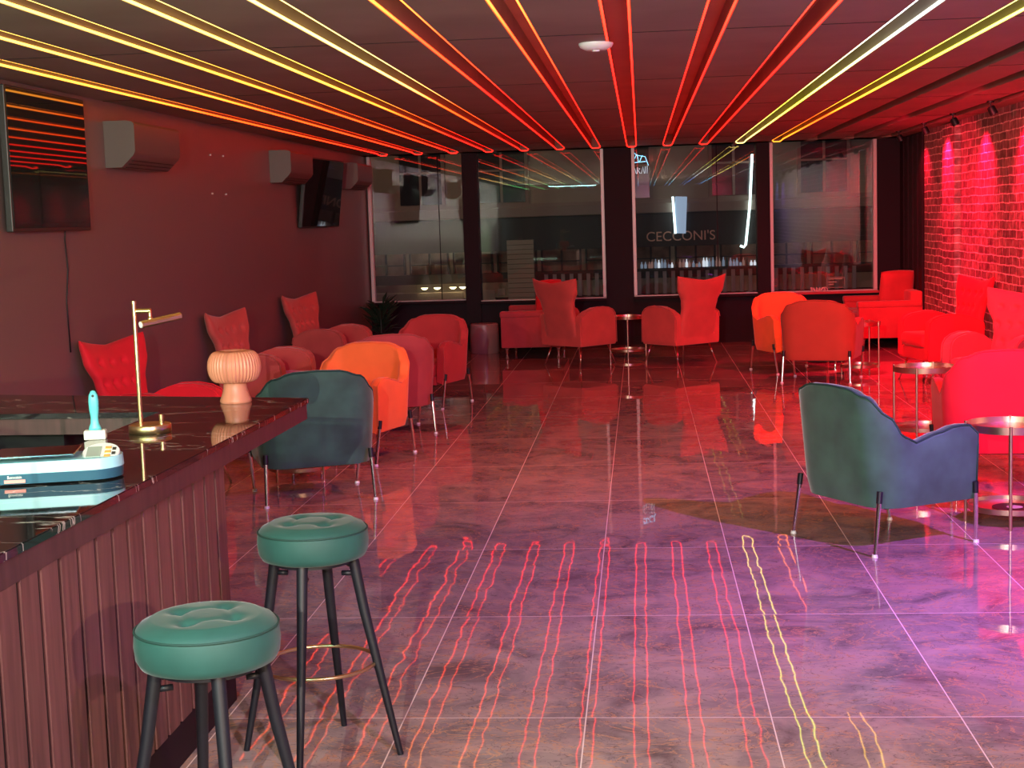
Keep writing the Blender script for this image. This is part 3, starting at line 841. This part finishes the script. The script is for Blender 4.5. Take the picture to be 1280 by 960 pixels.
make_sofa((-1.64, 17.85, 0), 'dark red boxy sofa under the windows, partly behind the left wing chair', M['redD'])
make_sofa((2.47, 17.95, 0), 'red boxy sofa in the far right corner by the brick wall', M['redB'])
pillow((2.97, 17.75, .66), (R(8), 0, R(25)), 'red velvet pillow propped on the sofa in the right corner', M['redB'], .46)
pillow((-1.1, 17.65, .70), (R(6), 0, R(50)), 'crimson pillow showing over the top of the left wing chair', M['hot'], .4)

# ---------------------------------------------------------------- round two-tier side tables
def make_table(loc, rz, label, mat):
    t = thing('side_table', label, 'side table', loc, rz, 'round two tier metal side tables')
    bm = bmesh.new(); lathe(bm, [(0, .475), (.205, .475), (.215, .478), (.216, .515), (.211, .515), (.209, .486), (0, .484)], 48); link('tray_top', bm, mat, t, angle=40)
    bm = bmesh.new(); lathe(bm, [(0, .07), (.205, .07), (.209, .073), (.209, .1), (.205, .1), (.203, .08), (0, .078)], 48); link('lower_tray', bm, mat, t, angle=40)
    for k in range(4):
        a = PI / 2 * k + PI / 4
        bm = bmesh.new(); tube(bm, [(.217 * math.cos(a), .217 * math.sin(a), 0), (.217 * math.cos(a), .217 * math.sin(a), .52)], .0085, 12); link('leg', bm, mat, t, angle=60)
    return t
tb = make_table((1.845, 7.65, 0), R(32), 'round metal side table right of the green chair, nearest the viewer', M['rose'])
G = 'round two tier metal side tables'
t2 = dup(tb, (1.95, 10.5, 0), R(20), 'round metal side table behind the green chair, beside the large red chair', G)
t3 = dup(tb, (2.12, 14.78, 0), R(10), 'round metal side table by the right corner sofa, mostly behind the orange chair', G, (.92, .92, 1))
t4 = dup(tb, (1.96, 16.05, 0), R(40), 'side table hidden behind the orange chairs, carrying a cup', G)
t5 = dup(tb, (-2.22, 9.32, 0), R(15), 'side table whose lower tray shows under the left green chair', G, (.95, .95, .9))
t6 = dup(tb, (-.17, 17.2, 0), R(45), 'side table standing between the two wing chairs at the central column', G, (.95, .95, .92))

# record on the lower tray
t = thing('vinyl_record', 'black record with pale centre label on the lower tray of the nearest side table', 'record', (1.86, 7.62, .081))
bm = bmesh.new(); lathe(bm, [(0, 0), (.11, 0), (.11, .003), (0, .003)], 40); link('disc', bm, M['black'], t, angle=40)
bm = bmesh.new(); lathe(bm, [(0, .0031), (.04, .0031), (.04, .004), (0, .004)], 32); link('centre_label', bm, M['paper'], t, angle=40)
bm = bmesh.new(); box(bm, -.03, .03, -.03, .03, 0, .012, .002)
o = link('coaster', bm, pbr('orange_card', (.8, .3, .1), .6)); o.location = (2.02, 7.6, .081); tag(o, 'small orange block on the lower tray beside the record', 'coaster')

# cup
t = thing('paper_cup', 'small pale cup standing on the table behind the orange chairs', 'cup', (1.79, 16.0, .516 - .03))
bm = bmesh.new(); lathe(bm, [(0, 0), (.03, 0), (.042, .11), (.039, .11), (.029, .006), (0, .006)], 24); link('cup_body', bm, M['paper'], t, angle=40)
bm = bmesh.new(); lathe(bm, [(0, .11), (.045, .11), (.045, .118), (.038, .124), (0, .124)], 24); link('lid', bm, M['white'], t, angle=40)

# drum stool and corner plant
bm = bmesh.new(); lathe(bm, [(0, 0), (.165, 0), (.175, .012), (.178, .18), (.172, .35), (.16, .362), (0, .365)], 48)
o = link('drum_stool', bm, M['drum'], angle=40); o.location = (-1.93, 18.1, 0); tag(o, 'low pale pink drum stool below the window, left of the dark red sofa', 'stool')
t = thing('potted_plant', 'dark shadowed potted plant in the far left corner', 'plant', (-3.12, 17.6, 0))
bm = bmesh.new(); lathe(bm, [(0, 0), (.12, 0), (.16, .3), (.145, .3), (.13, .27), (0, .27)], 28); link('pot', bm, M['pot'], t, angle=40)
bm = bmesh.new()
for i in range(90):
    a = random.uniform(0, 2 * PI); h = random.uniform(.3, .62); l = random.uniform(.08, .26); up = random.uniform(.0, .22)
    p = Vector((.03 * math.cos(a), .03 * math.sin(a), h)); q = p + Vector((l * math.cos(a), l * math.sin(a), up)); mid = (p + q) / 2 + Vector((0, 0, .03))
    sd = Vector((-math.sin(a), math.cos(a), 0)) * .028; up_ = Vector((0, 0, .0015))
    vs = [bm.verts.new(v) for v in (p, mid + sd, q, mid - sd)]; ws = [bm.verts.new(v.co - up_) for v in vs]
    bm.faces.new(vs); bm.faces.new(ws[::-1])
    for j in range(4): bm.faces.new((vs[j], vs[(j + 1) % 4], ws[(j + 1) % 4], ws[j]))
link('foliage', bm, M['leaf'], t)
bm = bmesh.new(); tube(bm, [(0, 0, .26), (0, 0, .66)], .012, 8); link('stem', bm, M['leaf'], t)

# wire ornament on the sill
bm = bmesh.new()
pts = []
for i in range(60):
    u = i / 59; pts.append((u * .2 + .015 * math.sin(u * 40), 0, .03 + .026 * math.cos(u * 47)))
tube(bm, pts, .005, 6)
o = link('wire_ornament', bm, pbr('pale_pink_wire', (.9, .6, .6), .4)); o.location = (2.08, 18.68, .608); tag(o, 'small pale pink curly wire ornament on the right window sill', 'ornament')

# notice sticker on the right window
t = thing('window_notice', 'small framed notice on the lower right window pane', 'notice', (2.415, YW + .066, .71))
bm = bmesh.new()
for (a, b, c, d) in ((-.11, .11, .062, .066), (-.11, .11, -.066, -.062), (-.11, -.106, -.066, .066), (.106, .11, -.066, .066)): box(bm, a, b, -.002, 0, c, d)
link('border', bm, M['siding'], t)
bm = bmesh.new()
for z, w in ((.04, .085), (.0, .05), (-.03, .03)): box(bm, -.09, -.09 + w * 2, -.002, 0, z, z + .012)
link('notice_lines', bm, M['siding'], t)

# ---------------------------------------------------------------- left wall: televisions, air conditioners
t = thing('television', 'large flat television high on the left wall at the left edge', 'television', (XL, 0, 0))
bm = bmesh.new(); box(bm, .02, .06, 7.86, 9.02, 1.63, 2.425, .006); link('cabinet', bm, M['plastic'], t)
bm = bmesh.new(); box(bm, .0602, .063, 7.875, 9.007, 1.65, 2.412, .0008); link('screen', bm, M['screen'], t)
bm = bmesh.new(); box(bm, 0, .0195, 8.2, 8.8, 1.85, 2.2); link('wall_bracket', bm, M['black'], t)
t = thing('television', 'smaller television on the left wall beside the windows, reflecting white light', 'television', (XL, 15.62, 1.97), R(-3))
tl = Matrix.Rotation(R(7), 4, 'Y')
b = bmesh.new(); box(b, .09, .13, -.75, .75, -.36, .36, .006); bm = bmesh.new(); merge(bm, b, tl); link('cabinet', bm, M['plastic'], t)
b = bmesh.new(); box(b, .1302, .133, -.738, .738, -.345, .345, .0008); bm = bmesh.new(); merge(bm, b, tl); link('screen', bm, M['screen'], t)
bm = bmesh.new(); box(bm, 0.0, .088, -.2, .2, -.12, .12); link('wall_bracket', bm, M['black'], t)
def make_ac(loc, label):
    t = thing('air_conditioner', label, 'air conditioner', loc, 0, 'wall air conditioners in a row')
    prof = [(0, .3), (.15, .3), (.19, .292), (.205, .275), (.203, .1), (.19, .075), (.11, .0), (0, .0)]
    bm = bmesh.new()
    a = [bm.verts.new((x, 0, z)) for x, z in prof]; b = [bm.verts.new((x, .95, z)) for x, z in prof]
    bm.faces.new(a); bm.faces.new(b[::-1])
    for i in range(len(prof)):
        j = (i + 1) % len(prof); bm.faces.new((a[i], a[j], b[j], b[i]))
    link('housing', bm, pbr('taupe_housing', (.15, .12, .11), .4), t, angle=30)
    bm = bmesh.new()
    for i in range(3): 
        x = .115 + i * .022; z = (x - .11) / .08 * .075
        box(bm, x, x + .012, .05, .9, z - .006, z - .002)
    link('vent_flap', bm, M['black'], t)
    return t
ac = make_ac((XL, 9.5, 2.03), 'boxy wall air conditioner just beyond the large television')
dup(ac, (XL, 13.85, 2.03), 0, 'boxy wall air conditioner just before the smaller television', 'wall air conditioners in a row')
dup(ac, (XL, 17.2, 2.03), 0, 'boxy wall air conditioner in the far corner beyond the smaller television', 'wall air conditioners in a row')
for i, (y, z) in enumerate(((11.9, 2.21), (12.27, 2.216), (11.9, 1.9), (12.3, 1.9))):
    bm = bmesh.new(); tube(bm, [(XL, y, z), (XL + .012, y, z)], .007, 8)
    tag(link('wall_screw', bm, M['white']), 'bare mounting screw in the left wall between the air conditioners', 'screw', 'four bare mounting screws')
bm = bmesh.new(); tube(bm, [(XL + .02, 8.7, 1.64), (XL + .006, 8.72, 1.58), (XL + .005, 8.74, 1.4), (XL + .005, 8.69, 1.2), (XL + .005, 8.7, .9)], .004, 6)
tag(link('power_cable', bm, M['black'], smooth=True), 'thin black cable hanging down the wall below the large television', 'cable')

# ---------------------------------------------------------------- outside: street and the building opposite
bm = bmesh.new(); box(bm, -30, 30, YW + 1, 60, -4.2, -4.0); tag(link('street_ground', bm, M['street']), kind='structure')
YF_ = 30
bd = thing('building', 'restaurant building across the street seen through the windows', 'building', (0, YF_, 0))
bm = bmesh.new(); box(bm, -9, 9, .3, .8, -4, 7); link('wall', bm, M['stone'], bd)
bm = bmesh.new(); box(bm, -9, 9, .0, .3, 1.66, 1.86, .02); box(bm, -9, 9, .12, .3, 1.86, 1.93); link('cornice', bm, M['stone2'], bd)
bm = bmesh.new(); box(bm, -9, 9, .05, .3, .99, 1.658); link('fascia_board', bm, M['shop'], bd)
for (a, b, c, d) in ((-4.85, -4.0, 1.97, 3.4), (-3.25, -2.3, 1.97, 3.4), (-.6, .2, 1.97, 3.4), (1.45, 2.3, 1.97, 3.4), (3.2, 4.1, 1.97, 3.4)):
    bm = bmesh.new(); box(bm, a - .07, b + .07, .22, .3, c - .06, d + .07); w = link('upper_window', bm, M['stone2'], bd)
    bm = bmesh.new(); box(bm, a, b, .20, .2199, c, d); link('pane', bm, M['dkglass'], w)
    bm = bmesh.new(); box(bm, (a + b) / 2 - .025, (a + b) / 2 + .025, .17, .1999, c, d); box(bm, a, b, .17, .1999, c + .62, c + .66); link('glazing_bar', bm, M['stone2'], w)
xx = -5.6
k = 0
while xx < 4.8:
    if not (-2.8 < xx < -2.1):
        bm = bmesh.new(); box(bm, xx, xx + .8, .27, .3, .56, .985); s = link('shop_window', bm, M['shopin'], bd)
        bm = bmesh.new()
        for q in (0, .4, .78): box(bm, xx + q - .02, xx + q + .02, .2, .2699, .56, .985)
        box(bm, xx, xx + .8, .2, .2699, .74, .765); link('glazing_bar', bm, M['shop'], s)
    xx += .9; k += 1
bm = bmesh.new(); box(bm, -9, 9, .0, .3, -4, .05); link('lower_wall', bm, M['shop'], bd)
bm = bmesh.new(); box(bm, -9, 9, .16, .3, .36, .555); link('shop_ledge', bm, M['shop'], bd)
bm = bmesh.new()
for i in range(22): box(bm, -2.68, -2.14, -.1, .12, -.9 + i * .096, -.9 + i * .096 + .09, .004)
link('clad_pier', bm, M['siding'], bd)
x = -1.95
bm = bmesh.new(); box(bm, -2.1, 5, .02, .1, .5, .54); link('balustrade_rail', bm, M['shop'], bd)
while x < 4.2:
    bm = bmesh.new(); box(bm, x, x + .075, .04, .08, -.2, .5); link('baluster', bm, M['baluster'], bd)
    x += .17
for (a, b, c, d) in ((-3.27, -2.95, -.3, .22), (-2.9, -2.74, .1, .24)):
    bm = bmesh.new(); box(bm, a, b, -.05, 0, c, d, .01); link('planter_box', bm, M['siding'], bd)
bm = bmesh.new(); box(bm, -5.6, -3.6, -.05, 0, -.5, .2, .01); link('planter_box', bm, M['stone2'], bd)
text('sign_letters', "CECCONI'S", .27, (.8, .045, 1.1), (PI / 2, 0, 0), pbr('copper_letters', (.85, .5, .35), .4), bd, .015)
# warm shop lamps
for i, x in enumerate((-4.38, -4.12, -3.8, -3.6)):
    bm = bmesh.new(); lathe(bm, [(0, -.045), (.04, -.035), (.075, 0), (0, .0)], 20)
    for v in bm.verts: pass
    o = link('shop_lamp', bm, emit('warm_lamp', (1, .85, .45), 5), smooth=True); o.location = (x, YF_ - .08, .30)
    tag(o, 'glowing half round lamp across the street, in a row of four', 'lamp', 'row of four glowing shop lamps')
# panel and tube built on the facade for two upright lights in the glass
t = thing('standin_panel', 'upright pale blue panel standing in for a light in the third window', 'lit sign', (.80, YF_ - .06, 1.6))
bm = bmesh.new(); box(bm, -.115, .12, 0, .05, -.36, .37, .01, M=Matrix.Rotation(R(3), 4, 'Y')); link('panel_face', bm, emit('pale_blue_panel', (.45, .62, .85), .55), t)
bm = bmesh.new(); tube(bm, [(-.145, -.01, .37), (-.105, -.01, -.36)], .022, 8); link('edge_tube', bm, emit('white_tube', (.75, 1, .98), 3), t)
t = thing('standin_tube', 'tall thin white tube standing in for a light in the third window', 'tube light', (2.13, YF_ - .03, 0))
bm = bmesh.new(); tube(bm, [(.1, 0, 2.75), (.04, 0, 1.75), (-.05, 0, .98), (-.09, 0, .93), (-.16, 0, .96)], .024, 8); link('tube', bm, emit('white_tube_b', (.75, 1, .98), 3), t)
# small neon sign
t = thing('neon_sign', 'small pale blue neon sign hanging at the top of the third window', 'neon sign', (.02, YW + .2, 2.3))
nb = emit('neon_blue', (.25, .7, 1), 2.2); nw = emit('neon_white', (.75, .9, 1), 1.0)
bm = bmesh.new()
tube(bm, [(-.1 + .03 * math.cos(a * .5) + .012 * i_, 0, .03 + .05 * math.sin(a)) for i_, a in enumerate([i * .55 for i in range(14)])], .0045, 6)
tube(bm, [(-.1, 0, .12), (-.04, 0, .07), (.06, 0, .05), (.1, 0, -.06)], .0045, 6); tube(bm, [(-.08, 0, -.02), (.07, 0, -.01)], .0045, 6)
link('neon_loops', bm, nb, t, smooth=True)
bm = bmesh.new()
for s in (((-.1, -.16), (-.08, -.07), (-.055, -.16)), ((-.045, -.16), (-.04, -.08), (-.01, -.1), (-.03, -.12), (-.005, -.16)), ((.01, -.16), (.03, -.07), (.045, -.16)), ((.06, -.07), (.055, -.16)), ((.085, -.06), (.08, -.16))):
    tube(bm, [(x, 0, z) for x, z in s], .0035, 6)
link('neon_letters', bm, nw, t, smooth=True)
bm = bmesh.new(); tube(bm, [(0, .004, .06), (0, .004, .25)], .003, 6); link('hanger', bm, M['black'], t)
# bottles stand in for glassware mirrored in the window; glow painted by emission
bmats = [emit('painted_glow_a', (.35, .45, .6), .35), emit('painted_glow_b', (.6, .35, .3), .25), pbr('bottle_glass', (.1, .14, .12), .1), emit('painted_glow_c', (.8, .9, 1), .8)]
bot = None
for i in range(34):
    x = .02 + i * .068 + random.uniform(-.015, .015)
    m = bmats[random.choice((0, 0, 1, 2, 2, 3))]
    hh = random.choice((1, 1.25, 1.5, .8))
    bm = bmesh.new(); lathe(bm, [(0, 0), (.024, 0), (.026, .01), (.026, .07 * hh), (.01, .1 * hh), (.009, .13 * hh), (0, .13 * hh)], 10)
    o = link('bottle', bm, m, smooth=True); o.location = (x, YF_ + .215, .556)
    tag(o, 'bottle on the ledge across the street, standing in for glassware mirrored in the third window', 'bottle', 'bottles along the shop ledge')
# unseen fill lights added to brighten the facade opposite
def plight(loc, col, e, r=.2):
    ld = bpy.data.lights.new('lamp', 'POINT'); ld.color = col; ld.energy = e; ld.shadow_soft_size = r
    lo = bpy.data.objects.new('facade_fill', ld); COL.objects.link(lo); lo.location = loc
plight((-5, 25.5, 5.5), (1, .66, .42), 95)
plight((2, 25.5, 5.5), (.9, .6, .7), 55)

# ---------------------------------------------------------------- world, camera, colour
w = bpy.data.worlds.new('night'); S.world = w; w.use_nodes = True
w.node_tree.nodes['Background'].inputs[0].default_value = (.02, .02, .035, 1); w.node_tree.nodes['Background'].inputs[1].default_value = .3

cam = bpy.data.cameras.new('camera'); co = bpy.data.objects.new('camera', cam); COL.objects.link(co)
cam.sensor_fit = 'HORIZONTAL'; cam.sensor_width = 36; cam.lens = 36 * 1860 / 1280
cam.clip_end = 200; cam.clip_start = .05
rows = ((.99586349, .02202448, .08815231), (.08516785, .11178281, -.99007628), (-.03165982, .99348856, .10944464))
co.matrix_world = Matrix.Translation((0, 0, 1.61)) @ Matrix(rows).to_4x4()
S.camera = co
S.view_settings.view_transform = 'Standard'; S.view_settings.look = 'None'; S.view_settings.gamma = 1; S.view_settings.use_curve_mapping = False
S.view_settings.exposure = 0
S.cycles.max_bounces = 8; S.cycles.diffuse_bounces = 4; S.cycles.glossy_bounces = 5; S.cycles.transparent_max_bounces = 12
S.cycles.sample_clamp_indirect = 6
S.cycles.use_denoising = True
